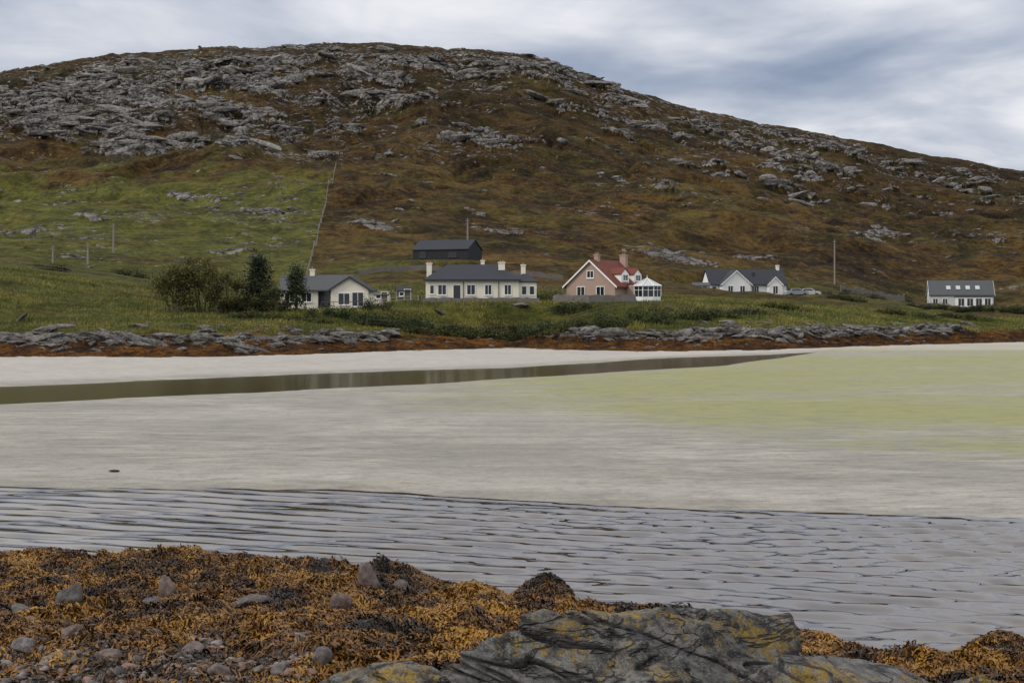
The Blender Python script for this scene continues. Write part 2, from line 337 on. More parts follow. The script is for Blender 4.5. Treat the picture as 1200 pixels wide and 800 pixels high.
# ------------------------------------------------------------ water
wm=M('tidal_water'); P=wm.obj()
nn=wm.noise(wm.mapping(P,(1,1.6,1)),6,3,.5)
bn=wm.noise(P,.15,3)
wcol=wm.ramp(bn,[(.35,(.014,.007,.003)),(.65,(.030,.017,.007))])
water_mat=wm.out(wcol,.035,wm.bump(nn,.07,.02),.5,IOR=2.4)
yr=[];yy=16.0
while yy<43.5: yr.append(yy); yy+=yy*yy/8335*.45
yr=np.array(yr); ur=np.linspace(-.46,.46,1250)
Yg,Ug=np.meshgrid(yr,ur,indexing='ij'); Xg=(Yg*Ug).ravel(); Yg=Yg.ravel()
def wave(X,Y):
    h=0
    wx=fbm(X/5,Y/5,3,101)*1.0; wy=fbm(X/6,Y/5,3,102)*1.0
    right=sstep(-5,9,X)
    for ang,lam,a,ph in [(68,.86,1.15,0),(79,.70,.65,1.3),(118,.84,.85*(.05+.95*right),4),(56,.62,.25,2)]:
        t=math.radians(ang); k=2*math.pi/lam
        am=np.clip(.75+.8*fbm(X/4+ph*3,Y/2.6,2,110+int(ph*10)),.15,1.5)
        q=k*(X*math.cos(t)+Y*math.sin(t)+(wx if ang>90 else wy)*.40)+ph
        h=h+a*am*lam*(np.sin(q)+.30*np.sin(2*q+1.2))
    return h
amp=.033*(.95+.35*fbm(Xg/9,Yg/4,2,120))
edgeD=sstep(.1,2.2,e1u(Xg/Yg)-Yg)
hz=WL+amp*wave(Xg,Yg)*edgeD
mesh_np('water_channel',np.stack([Xg,Yg,hz],1),gridq(len(yr),len(ur)),water_mat)
pm=M('still_water'); P=pm.obj()
pool_mat=pm.out((.050,.036,.010),.12,pm.bump(pm.noise(pm.mapping(P,(.4,1.5,1)),2.5,4,.6),.2,.03),.5,IOR=1.4)
boxes('tidal_pool',[(-130,80,62,160,WL-.3,WL)],pool_mat)
# ------------------------------------------------------------ foreshore
def slope(u): return np.interp(u,U([-400,0,300,450,650,800,1000,1200,1700]),[.08,.08,.085,.10,.145,.15,.13,.10,.10])
LUMPS=[(630,690,.45,.40),(655,692,.35,.22),(470,688,.8,.30),(380,690,.7,.20),(545,700,.6,.22),(1172,757,.5,.25),(215,662,1.0,.20),(60,664,1.1,.15),(1130,785,.7,.2),(300,690,.8,.2),(130,690,1.0,.2)]
def fore(X,Y):
    u=X/np.maximum(Y,.1)
    k=e1l(u)-Y+fbm(X/1.6,Y/1.6,4,201)*1.3
    z=WL+slope(u)*np.where(k>0,k,k*1.3)
    land=sstep(-1,1.5,k)
    z=z+land*(fbm(X/1.3,Y/1.1,3,211)*.30+np.clip(ridged(X/.7,Y/.55,3,221),-.3,1)*.12)
    for (px,py,r,h) in LUMPS:
        d=dy(py); cx=U(px)*d; z=z+h*np.exp(-((X-cx)**2+((Y-d)*.9)**2)/(r*r))
    return z
def stony(X,Y):
    px=X/Y*F+600
    return (1-sstep(330,450,px+fbm(X,Y,3,231)*120))*(1-sstep(16.0,17.6,Y+fbm(X/1.0,Y/1.0,4,232)*3.4))*.9
def at(px,py):
    lo,hi=8.0,34.0
    for _ in range(40):
        d=(lo+hi)/2; z=float(fore(np.array([U(px)*d]),np.array([d]))[0])
        zr=EYE-(py-HZ)/F*d
        if zr>z: lo=d
        else: hi=d
    return (float(U(px))*d,d,z)
fm=M('wrack_ground'); P=fm.obj(); R=fm.attr('masks')[0]
n1=fm.noise(P,1.6,6,.7); n2=fm.noise(P,14,6,.75); n3=fm.noise(P,45,4,.7)
t=fm.math('ADD',fm.math('MULTIPLY',n1,.5),fm.math('MULTIPLY',n2,.5))
wc=fm.ramp(t,[(.40,(.005,.003,.002)),(.49,(.030,.014,.003)),(.57,(.10,.046,.006)),(.68,(.19,.09,.011))])
gc=fm.ramp(n2,[(.38,(.010,.009,.008)),(.5,(.045,.036,.029)),(.65,(.13,.105,.085))])
c=fm.mix(fm.step(.35,.65,fm.math('ADD',R,fm.math('SUBTRACT',n2,.5))),wc,gc)
fore_mat=fm.out(c,.5,fm.bump(fm.math('ADD',n2,fm.math('MULTIPLY',n3,.4)),.9,.06),.35)
uc=np.linspace(-.75,.75,1200); dd=np.concatenate([np.arange(4,11,.25),np.arange(11,30.5,.05)])
YY,UU=np.meshgrid(dd,uc,indexing='ij'); XX=(YY*UU).ravel(); YY=YY.ravel()
st=stony(XX,YY); z=fore(XX,YY)
mesh_np('foreshore',np.stack([XX,YY,z],1),gridq(len(dd),len(uc)),fore_mat,attrs={'masks':np.stack([st,st,st],1)})
def ribbons(name,N,mat,region):
    X,Y=region(N); ok=(fore(X,Y)>WL-.02); X=X[ok];Y=Y[ok]; keep=rng.random(len(X))>stony(X,Y)*.75; X=X[keep];Y=Y[keep]
    keep=rng.random(len(X))>.70*sstep(.12,.42,fbm(X/.5,Y/.5,3,333)); X=X[keep];Y=Y[keep]; n=len(X)
    ang=fbm(X/.7,Y/.7,2,301)*7+rng.normal(0,1.0,n); ln=rng.uniform(.05,.17,n); wd=rng.uniform(.010,.026,n)
    cur=rng.normal(0,1.3,n); seg=3; V=np.zeros((n,seg+1,2,3)); x=X.copy();y=Y.copy()
    lift=rng.uniform(.01,.04,n); prof=[.6,1.2,1.0,.3]; z0=fore(x,y)
    gx=(fore(x+.1,y)-z0)/.1; gy=(fore(x,y+.1)-z0)/.1
    for i in range(seg+1):
        a=ang+cur*i/seg
        zz=z0+gx*(x-X)+gy*(y-Y)+.012+lift*math.sin(math.pi*i/seg)
        w=wd*prof[i]*.5
        V[:,i,0]=np.stack([x-np.sin(a)*w,y+np.cos(a)*w,zz+rng.normal(0,.009,n)],1)
        V[:,i,1]=np.stack([x+np.sin(a)*w,y-np.cos(a)*w,zz+rng.normal(0,.009,n)],1)
        x=x+np.cos(a)*ln/seg; y=y+np.sin(a)*ln/seg
    tone=np.clip(.53+fbm(X/1.4,Y/1.4,3,305)*1.0+fbm(X/.35,Y/.35,2,306)*.6+rng.normal(0,.11,n),0,1)
    C=np.repeat(tone,(seg+1)*2)[:,None]*np.ones((1,3))
    b=np.arange(n)[:,None]*(seg+1)*2+np.arange(seg)[None,:]*2; b=b.ravel()
    return mesh_np(name,V.reshape(-1,3),np.stack([b,b+1,b+3,b+2],1),mat,attrs={'masks':C})
km=M('bladder_wrack'); R=km.attr('masks')[0]
kelp=km.out(km.ramp(R,[(0,(.007,.004,.002)),(.3,(.040,.018,.004)),(.6,(.155,.066,.007)),(1,(.30,.155,.018))]),.45,None,.35)
def reg(n):
    d=rng.uniform(11.5,29.5,n)**1.0; u=rng.uniform(-.42,.42,n); return u*d,d
ribbons('seaweed',350000,kelp,reg)
# ------------------------------------------------------------ rocks
bmn=M('lichen_rock'); P=bmn.obj(); geo=bmn.new('NewGeometry'); sx=bmn.new('SeparateXYZ'); bmn.L(geo.outputs['Normal'],sx.inputs[0]); nz=sx.outputs[2]
Ps=bmn.mapping(P,(1,1,4.5),(0,.45,.25))
n1=bmn.noise(P,2.2,7,.7); n2=bmn.noise(P,11,6,.8); n3_=bmn.noise(P,50,4,.75); ns=bmn.noise(Ps,1.6,8,.75,.6)
t=bmn.math('ADD',bmn.math('MULTIPLY',ns,.45),bmn.math('ADD',bmn.math('MULTIPLY',n2,.35),bmn.math('MULTIPLY',n3_,.2)))
c=bmn.ramp(t,[(.40,(.008,.007,.007)),(.46,(.045,.042,.040)),(.52,(.13,.124,.118)),(.64,(.27,.26,.25))])
pale=bmn.step(.49,.54,bmn.noise(P,5.0,8,.8,.3)); c=bmn.mix(bmn.math('MULTIPLY',pale,bmn.math('MULTIPLY',bmn.step(.0,.5,nz),.7)),c,bmn.ramp(n3_,[(.35,(.15,.15,.14)),(.65,(.40,.40,.37))]))
ye=bmn.math('MULTIPLY',bmn.step(.525,.555,bmn.math('ADD',bmn.math('MULTIPLY',bmn.noise(P,1.3,4,.6),.45),bmn.math('MULTIPLY',bmn.noise(P,12,7,.88),.55))),bmn.step(.10,.5,nz))
c=bmn.mix(bmn.math('MULTIPLY',ye,.85),c,bmn.ramp(n3_,[(.35,(.19,.11,.008)),(.65,(.52,.34,.03))]))
crk=bmn.step(.022,.0,bmn.math('ABSOLUTE',bmn.math('SUBTRACT',bmn.noise(Ps,.9,4,.55,.8),.5)))
c=bmn.mix(bmn.math('MULTIPLY',crk,.85),c,(.006,.005,.005))
hgt=bmn.math('ADD',bmn.math('ADD',n2,bmn.math('MULTIPLY',n3_,.35)),bmn.math('SUBTRACT',bmn.math('MULTIPLY',ns,2.0),crk))
boulder_mat=bmn.out(c,.7,bmn.bump(hgt,1.0,.08),.3)
def boulder(px,py,d,sx,sy,sz,rot,seed,n=7,tilt=0,lean=0.0):
    V,Q=rockshape(n,seed,18,.05,14)
    V=V.copy(); sc=np.array([sx,sy,sz]); Wd=V*sc
    q=Wd[:,2]*3.0+Wd[:,0]*1.1+Wd[:,1]*.5
    st=ridged(q*1.0,Wd[:,0]*.35+Wd[:,1]*.4,3,seed+3)
    lump=tri(Wd,1.4,4,seed+7)
    V=V*(1+.055*st+.10*lump)[:,None]
    g_=np.abs(fbm(q*.7+3,Wd[:,0]*.5,3,seed+8)); V=V*(1-.07*np.exp(-(g_/.025)**2))[:,None]
    V=V*sc; c_,s_=math.cos(tilt),math.sin(tilt)
    x_,z_=V[:,0]*c_-V[:,2]*s_,V[:,0]*s_+V[:,2]*c_; V[:,0],V[:,2]=x_,z_
    c_,s_=math.cos(rot),math.sin(rot); x_,y_=V[:,0]*c_-V[:,1]*s_,V[:,0]*s_+V[:,1]*c_; V[:,0],V[:,1]=x_,y_
    X,Y,Z=W(px,d,py); V[:,2]-=V[:,2].max()
    o=mesh_np('boulder',V,Q,boulder_mat); o.location=(X,Y,Z); return o
boulder(730,697,12.6,1.55,1.3,1.15,.1,33,8,tilt=-.06)
boulder(645,742,11.9,1.0,.9,.75,.4,5,tilt=.25)
boulder(975,764,11.8,1.1,.9,.55,-.15,8,tilt=-.06)
boulder(470,774,11.6,.95,.6,.45,.1,12,tilt=.1)
boulder(1160,783,11.6,.6,.5,.4,.3,15)
stm=M('shore_stone'); P=stm.obj(); oi=stm.new('ObjectInfo').outputs['Random']; n=stm.noise(P,9,7,.75)
c=stm.ramp(oi,[(0,(.10,.095,.095)),(.3,(.14,.125,.115)),(.55,(.19,.125,.10)),(.8,(.11,.10,.09)),(1,(.24,.215,.20))])
stone_mat=stm.out(stm.mix(stm.step(.4,.62,n),stm.mix(.65,c,(.02,.018,.016)),c),.6,stm.bump(n,.8,.05),.35)
for i,(px,py,w,h) in enumerate([(82,702,.17,.20),(198,694,.17,.22),(296,708,.26,.11),(436,684,.16,.30),(400,706,.16,.14),(28,718,.18,.12),(180,706,.17,.08),(378,772,.13,.10),(85,742,.14,.10),(30,760,.14,.10),(130,770,.12,.08),(225,765,.14,.08),(260,790,.14,.10),(330,786,.12,.08),(180,745,.12,.07),(470,690,.14,.13),(505,676,.10,.13)]):
    x,y,z=at(px,py+h*25); V,Q=rockshape(4,100+i,7,.07,40)
    o=mesh_np('stone',V*np.array([w,w*.8,h]),Q,stone_mat); o.location=(x,y,z+h*.35); o.rotation_euler=(random.uniform(-.3,.3),random.uniform(-.5,.5),random.uniform(0,6))
pb=M('pebble'); R=pb.attr('masks')[0]; P=pb.obj(); n=pb.noise(P,25,5,.7)
c=pb.ramp(R,[(0,(.04,.038,.038)),(.3,(.10,.09,.082)),(.55,(.20,.115,.085)),(.75,(.08,.066,.055)),(1,(.26,.23,.21))])
pebble_mat=pb.out(pb.mix(pb.math('MULTIPLY',pb.step(.4,.7,n),.7),c,(.02,.016,.013)),.55,None,.35)
N=24000; d=rng.uniform(12.0,19.5,N); u=rng.uniform(-.40,.02,N); x=u*d; sv=stony(x,d); k=rng.random(N)<np.maximum(sv*.6,.012); x=x[k]; d=d[k]
scatter_rocks('pebbles',x,d,fore(x,d),np.minimum(.075,.016*np.exp(rng.normal(.30,.6,len(x)))),pebble_mat,2,.2,(.4,.8),9,400,True,(.8,1.5))
x,y=float(U(133))*dy(553),dy(553); V,Q=rockshape(3,77,8,.05)
o=mesh_np('driftwood',V*np.array([.15,.06,.04]),Q,simple('wet_wood',(.03,.02,.015))); o.location=(x,y,.04)
# ------------------------------------------------------------ vegetation
leafm=M('foliage')
a_=leafm.new('Attribute'); a_.attribute_name='masks'
leaf_mat=leafm.out(a_.outputs['Color'],.7,None,.2)
def leaves(name,C,size,colr,parent=None,var=.35,tones=None):
    n=len(C); sz=size*rng.uniform(.6,1.3,n)
    a=rng.normal(size=(n,3)); a/=np.linalg.norm(a,axis=1)[:,None]; b=np.cross(a,rng.normal(size=(n,3))); b/=np.linalg.norm(b,axis=1)[:,None]
    V=np.stack([C-a*sz[:,None],C+b*sz[:,None]*.5,C+a*sz[:,None],C-b*sz[:,None]*.5],1).reshape(-1,3)
    t=rng.uniform(1-var,1+var,n) if tones is None else tones*rng.uniform(.7,1.3,n)
    col_=np.array(colr)[None,:]*t[:,None]; col_=np.repeat(col_,4,0)
    i=np.arange(n)*4; return mesh_np(name,V,np.stack([i,i+1,i+2,i+3],1),leaf_mat,parent,{'masks':col_},False)
bark=simple('bark',(.09,.07,.05),.9,.3,4)
def limb(bm_V,bm_F,p,q,r0,r1,k=6):
    p=np.array(p,float);q=np.array(q,float); d=q-p; d/=np.linalg.norm(d); a=np.cross(d,[.3,.5,.8]); a/=np.linalg.norm(a); b=np.cross(d,a); o=len(bm_V)
    for c0,r in ((p,r0),(q,r1)):
        for i in range(k):
            t=2*math.pi*i/k; bm_V.append(c0+(a*math.cos(t)+b*math.sin(t))*r)
    for i in range(k): bm_F.append((o+i,o+(i+1)%k,o+k+(i+1)%k,o+k+i))
def tree(name,x,y,h,w,colr,nclump,nleaf,leaf=.16,conical=False,trunks=3,seed=1):
    r=random.Random(seed); z=float(hill([x],[y])[0]); e=empty(name,(x,y,z-.1)); V=[];Fc=[];C=[];T_=[]
    tips=[]
    for t in range(trunks):
        ax=(t/(trunks-1)-.5)*w*.7+r.uniform(-.1,.1)*w if trunks>1 else 0; base=np.array([ax*.4,r.uniform(-.3,.3),0]); top=np.array([ax,r.uniform(-.4,.4),h*(.6 if not conical else .92)])
        mid=(base+top)/2+np.array([r.uniform(-.15,.15),0,0]); r0=.10 if trunks>1 else .18
        limb(V,Fc,base,mid,r0,r0*.75); limb(V,Fc,mid,top,r0*.75,r0*.25)
        for k in range(nclump//trunks):
            if conical:
                f=r.uniform(.10,1)**.9; zz=h*f; rad=w*.5*(1-f)**.7*r.uniform(.35,1.1)+.1; an=r.uniform(0,6.28); src=np.array([0,0,zz*.95])
                tip=np.array([math.cos(an)*rad,math.sin(an)*rad,zz])
            else:
                an=r.uniform(0,6.28); rr=r.uniform(.3,1.0)
                tip=np.array([ax+math.cos(an)*w*.20*rr,math.sin(an)*w*.22*rr,h*r.uniform(.22,1.0)*(1-.35*abs(ax/w*2)**2)])
                src=mid+(top-mid)*r.random()
            limb(V,Fc,src,tip,r0*.35,.02,4); tips.append(tip)
    for tip in tips:
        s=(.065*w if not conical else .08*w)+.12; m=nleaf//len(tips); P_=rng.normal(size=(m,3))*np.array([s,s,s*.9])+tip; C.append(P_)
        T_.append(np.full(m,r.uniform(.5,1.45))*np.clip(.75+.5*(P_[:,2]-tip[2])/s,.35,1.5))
    C=np.vstack(C); C[:,2]=np.maximum(C[:,2],.1)
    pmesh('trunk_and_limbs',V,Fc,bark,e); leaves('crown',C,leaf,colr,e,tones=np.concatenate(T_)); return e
oliv=(.10,.092,.026); dkg=(.022,.033,.014)
tree('willow_tree',U(205)*170,170,5.6,5.4,oliv,52,4800,.13,trunks=5,seed=2)
tree('willow_tree',U(236)*171,171,6.2,5.0,(.11,.098,.028),52,4800,.13,trunks=5,seed=3)
tree('willow_tree',U(264)*169,169,4.8,4.0,(.08,.08,.024),44,3600,.13,trunks=4,seed=4)
tree('spruce_tree',U(303)*171,171,6.2,4.6,dkg,64,5200,.14,conical=True,trunks=1,seed=5)
tree('spruce_tree',U(347)*170,170,5.2,3.0,(.036,.05,.02),44,3400,.13,conical=True,trunks=1,seed=6)
tree('willow_tree',U(322)*169,169,2.8,3.2,(.05,.058,.018),24,2000,.12,seed=7)
tree('willow_tree',U(285)*169,169,2.2,3.4,(.055,.055,.018),24,2000,.12,seed=17)
def shrub(name,px,d,w,h,colr,n,seed):
    r=random.Random(seed); x=float(U(px)*d); e=empty(name,(x,d,float(hill([x],[d])[0])-.05)); V=[];Fc=[];C=[];T_=[]
    K=max(6,int(w*3))
    for k in range(K):
        a=r.uniform(-.5,.5)*w; b=r.uniform(-.6,.6); tz=h*r.uniform(.3,1)*(1-abs(a/w)**2*1.4)
        gz=float(hill([x+a],[d+b])[0])-e.location.z
        tip=np.array([a,b,gz+tz*.8]); limb(V,Fc,(a*.85,b*.5,gz-.1),tip,.03,.01,4)
        m=n//K; P_=rng.normal(size=(m,3))*np.array([.38,.3,tz*.32])+tip-np.array([0,0,tz*.25]); C.append(P_); T_.append(np.full(m,r.uniform(.45,1.5)))
    pmesh('stems',V,Fc,bark,e); leaves('foliage',np.vstack(C),.12,colr,e,tones=np.concatenate(T_))
SH=[(402,167,7.5,1.3,(.035,.055,.014)),(470,168,6,1.6,(.05,.06,.018)),(520,168,5,1.3,(.045,.06,.016)),(560,167,4,1.6,(.08,.075,.022)),(640,168,6,1.8,(.035,.05,.015)),(672,174,5,1.3,(.03,.042,.015)),(700,168,5,1.5,(.045,.055,.016)),(598,170,4,1.3,(.07,.07,.02)),(740,170,7,1.4,(.038,.052,.016)),(800,172,8,1.3,(.045,.058,.018)),(640,196,5,1.9,(.035,.045,.016)),(985,240,9,1.2,(.05,.05,.02)),(1040,285,10,1.4,(.035,.045,.018)),(1110,245,14,1.2,(.03,.038,.015)),(1165,240,12,1.5,(.026,.034,.012)),(1068,300,5,1.8,(.06,.06,.022)),(590,196,3,2.2,(.04,.05,.018)),(280,172,4,1.4,(.05,.055,.018)),(950,262,8,1.0,(.05,.05,.018)),(1210,240,12,1.7,(.026,.032,.012)),(1010,262,8,1.0,(.035,.042,.016)),(440,172,3,1.7,(.045,.055,.018)),(840,176,5,1.0,(.05,.06,.018)),(500,164,5,1.2,(.06,.062,.018)),(660,163,4,1.2,(.06,.058,.018)),
 (430,166,6,1.4,(.03,.045,.013)),(485,166,5,1.5,(.03,.043,.013)),(540,165,5,1.3,(.04,.052,.015)),(580,166,4,1.2,(.05,.058,.017)),(620,165,5,1.5,(.03,.044,.014)),(720,166,5,1.2,(.04,.05,.015)),(770,168,5,1.1,(.05,.06,.018)),(300,165,6,.9,(.05,.06,.018)),(360,164,5,.9,(.06,.065,.02)),(870,180,7,.9,(.05,.058,.018)),(920,190,7,.9,(.055,.06,.018)),(1060,200,8,1.0,(.05,.055,.018)),(1130,205,7,.9,(.045,.05,.016)),(232,255,4,2.0,(.03,.04,.015)),(150,225,5,1.2,(.05,.055,.018)),(60,215,5,1.1,(.05,.055,.018))]
for i,(px,d,w,h,cc) in enumerate(SH): shrub('shrub',px,d,w,h,cc,int(w*300),50+i)
N=110000; u=rng.uniform(-.42,.42,N); s=rng.uniform(158,212,N); px=u*F+600; Y=dist_of(s,px); X=u*Y
z,rk,grn,weed,dry,_h,_d=hill(X,Y,True); keep=(rk<.3)&(weed<.3)
for (cx,cy,r,pz) in PADS: keep&=np.hypot(X-cx,Y-cy)>r*.85
X,Y,z=X[keep],Y[keep],z[keep]; n=len(X)
hgt=rng.uniform(.10,.36,n)*(1+1.2*fbm(X/6,Y/6,3,401)); wd=rng.uniform(.03,.09,n); a=rng.uniform(0,3.14,n); ln=rng.normal(0,.12,n)
V=np.stack([np.stack([X-np.cos(a)*wd,Y-np.sin(a)*wd,z-.03],1),np.stack([X+np.cos(a)*wd,Y+np.sin(a)*wd,z-.03],1),np.stack([X+ln,Y+ln*.5,z+hgt],1)],1).reshape(-1,3)
tt=np.clip(.5+fbm(X/8,Y/5,4,402)*2.0+rng.normal(0,.13,n),0,1)[:,None]
cc=np.array([[.060,.084,.016]])*(1-tt)+np.array([[.22,.19,.05]])*tt; cc=cc*rng.uniform(.6,1.3,(n,1)); cc=np.repeat(cc,3,0)
i=np.arange(n)*3; mesh_np('grass',V,np.stack([i,i+1,i+2],1),leaf_mat,attrs={'masks':cc},smooth=False)
# ------------------------------------------------------------ building kit
cream=simple('cream_render',(.76,.72,.60),.85,.06,1.2); white=simple('white_paint',(.80,.80,.78),.6,.04,2)
whiter=simple('white_render',(.76,.76,.74),.85,.07,1.0); pink=simple('pink_harling',(.36,.26,.215),.9,.10,3); greyr=simple('grey_render',(.50,.51,.50),.85,.08,1)
blackw=simple('black_cladding',(.014,.015,.018),.6,.25,3); stonew=simple('rubble_stone',(.15,.135,.12),.9,.5,2.5,bump=.1)
timber=simple('weathered_timber',(.13,.11,.09),.9,.3,4); polem=simple('pole_timber',(.24,.21,.18),.9,.2,4); potm=simple('clay_pot',(.25,.15,.09),.8); metal=simple('dark_metal',(.05,.05,.055),.4)
def roofm(name,c1,c2,freq=3.2):
    m=M(name); P=m.obj(); sp=m.new('SeparateXYZ'); m.L(P,sp.inputs[0])
    st=m.math('FRACT',m.math('MULTIPLY',sp.outputs[2],freq*2)); n=m.noise(P,2.5,5,.7); n2=m.noise(P,14,3)
    c=m.mix(m.math('ADD',m.math('MULTIPLY',n,.6),m.math('MULTIPLY',n2,.4)),c1,c2); c=m.mix(m.math('MULTIPLY',m.step(.25,.0,st),.5),c,tuple(x*.35 for x in c1))
    return m.out(c,.75,m.bump(st,.4,.03),.2)
slate=roofm('slate_roof',(.022,.024,.030),(.058,.062,.072)); redt=roofm('red_tile_roof',(.10,.030,.022),(.20,.062,.042)); greyroof=roofm('grey_slate_roof',(.055,.058,.062),(.11,.115,.12))
g=M('window_glass'); glass=g.out((.015,.018,.022),.06,None,.6)
g=M('conservatory_glass'); cglass=g.out((.42,.46,.46),.15,None,.6)
def gable_walls(name,x0,x1,y0,y1,h,rise,axis,mat,par,zb=-1.5):
    if axis=='x':
        m=(y0+y1)/2; pr=[(y0,zb),(y1,zb),(y1,h),(m,h+rise),(y0,h)]; V=[(x0,a,b) for a,b in pr]+[(x1,a,b) for a,b in pr]
    else:
        m=(x0+x1)/2; pr=[(x0,zb),(x1,zb),(x1,h),(m,h+rise),(x0,h)]; V=[(a,y0,b) for a,b in pr]+[(a,y1,b) for a,b in pr]
    Fc=[(0,1,2,3,4),(5,9,8,7,6)]+[(i,(i+1)%5,5+(i+1)%5,5+i) for i in range(5)]
    return pmesh(name,V,Fc,mat,par)
def gable_roof(name,x0,x1,y0,y1,h,rise,axis,mat,par,ov=.3,t=.16,edge=None):
    a0,a1=(y0,y1) if axis=='x' else (x0,x1); l0,l1=((x0,x1) if axis=='x' else (y0,y1)); l0-=ov*.6; l1+=ov*.6
    m=(a0+a1)/2; hw=(a1-a0)/2; sl=rise/hw; e=.03
    pr=[(a0-ov,h-ov*sl+e),(m,h+rise+e),(a1+ov,h-ov*sl+e),(a1+ov,h-ov*sl+e+t),(m,h+rise+e+t*1.15),(a0-ov,h-ov*sl+e+t)]
    f=(lambda l,a,b:(l,a,b)) if axis=='x' else (lambda l,a,b:(a,l,b))
    V=[f(l0,a,b) for a,b in pr]+[f(l1,a,b) for a,b in pr]
    Fc=[(0,1,4,5),(1,2,3,4),(6,11,10,7),(7,10,9,8)]+[(i,(i+1)%6,6+(i+1)%6,6+i) for i in range(6)]
    r=pmesh(name,V,Fc,mat,par)
    if edge:
        for k,l in enumerate((l0-.03,l1+.03)):
            V=[];Fc=[]
            for (ia,ib) in ((0,1),(1,2)):
                b=len(V)
                for dl in (-.025,.025):
                    for (a,zz) in (pr[ia],pr[ib]): V+= [f(l+dl,a,zz-.07),f(l+dl,a,zz+t*.9)]
                Fc+=[(b,b+2,b+3,b+1),(b+4,b+5,b+7,b+6),(b,b+1,b+5,b+4),(b+2,b+6,b+7,b+3),(b+1,b+3,b+7,b+5),(b,b+4,b+6,b+2)]
            pmesh('barge_board',V,Fc,edge,par)
    return r
def hip_roof(name,x0,x1,y0,y1,h,rise,mat,par,ov=.35,inset=None):
    m=(y0+y1)/2; ins=inset or (y1-y0)/2*.9; X0,X1,Y0,Y1=x0-ov,x1+ov,y0-ov,y1+ov
    V=[(X0,Y0,h),(X1,Y0,h),(X1,Y1,h),(X0,Y1,h),(X0,Y0,h+.12),(X1,Y0,h+.12),(X1,Y1,h+.12),(X0,Y1,h+.12),(x0+ins,m,h+rise),(x1-ins,m,h+rise)]
    Fc=[(0,3,2,1),(0,1,5,4),(1,2,6,5),(2,3,7,6),(3,0,4,7),(4,5,9,8),(6,7,8,9),(5,6,9),(7,4,8)]
    return pmesh(name,V,Fc,mat,par)
def window(par,x,y,z,w,h,rot=0,mull=1,fm=None,name='window'):
    fm=fm or white; t=.08; o=(x,y,z)
    bl=[(-w/2,-w/2+t,-.07,.02,0,h),(w/2-t,w/2,-.07,.02,0,h),(-w/2+t,w/2-t,-.07,.02,0,t),(-w/2+t,w/2-t,-.07,.02,h-t,h),(-w/2-.06,w/2+.06,-.13,-.075,-.07,.0)]
    for i in range(mull): cx=-w/2+w*(i+1)/(mull+1); bl.append((cx-.03,cx+.03,-.055,.02,t,h-t))
    boxes(name+'_frame',bl,fm,par,o,rot); boxes(name+'_glass',[(-w/2+t,w/2-t,-.025,.01,t,h-t)],glass,par,o,rot)
def door(par,x,y,z,w,h,rot=0,mat=None):
    boxes('door',[(-w/2,w/2,-.04,.01,0,h)],mat or metal,par,(x,y,z),rot); boxes('door_frame',[(-w/2-.08,-w/2,-.07,.01,0,h+.08),(w/2,w/2+.08,-.07,.01,0,h+.08),(-w/2,w/2,-.07,.01,h,h+.08)],white,par,(x,y,z),rot)
def chimney(par,x,y,z0,z1,w,d,mat,pots=2):
    boxes('chimney',[(x-w/2,x+w/2,y-d/2,y+d/2,z0,z1),(x-w/2-.07,x+w/2+.07,y-d/2-.07,y+d/2+.07,z1,z1+.14)],mat,par)
    V=[];Fc=[]
    for i in range(pots):
        px=x+(i-(pots-1)/2)*.32; limb(V,Fc,(px,y,z1+.14),(px,y,z1+.42),.12,.09,10); b=len(V); Fc.append(tuple(range(b-10,b)))
    pmesh('chimney_pots',V,Fc,potm,par)
# --- cream cottage
e=empty('cream_cottage',HP['h3']); 
x0,x1=-7.0,4.9
boxes('walls',[(x0,x1,0,7,-1.5,2.75)],cream,e); hip_roof('roof',x0,x1,0,7,2.75,2.1,slate,e,.3,2.6)
boxes('wing_walls',[(4.903,7.2,.6,5.5,-1.5,2.5)],cream,e); hip_roof('wing_roof',4.2,7.2,.6,5.5,2.5,1.2,slate,e,.25,1.3)
boxes('gutter',[(x0-.36,x1+.36,-.42,-.32,2.62,2.76)],metal,e); boxes('plinth',[(x0-.03,x1-.02,-.03,-.001,-1.5,.25)],stonew,e)
for xx in (-4.9,-1.2): window(e,xx,0,.85,1.15,1.35)
for xx in (1.0,3.5): window(e,xx,0,.85,.95,1.35)
window(e,-6.2,0,.95,.6,1.2,mull=0)
for xx in (5.6,6.6): window(e,xx,.6,.85,.7,1.2,mull=0)
door(e,-3.0,0,0,.9,2.1)
chimney(e,-6.75,3.5,2.2,4.9,.65,.9,cream); chimney(e,2.7,2.4,3.0,5.0,.85,.7,cream,2); chimney(e,.2,4.2,4.0,5.3,.5,.5,cream,1); chimney(e,5.5,3.2,2.4,4.7,.6,.6,cream,1)
boxes('drainpipe',[(-2.2,-2.12,-.1,-.02,0,2.6),(2.3,2.38,-.1,-.02,0,2.6)],metal,e)
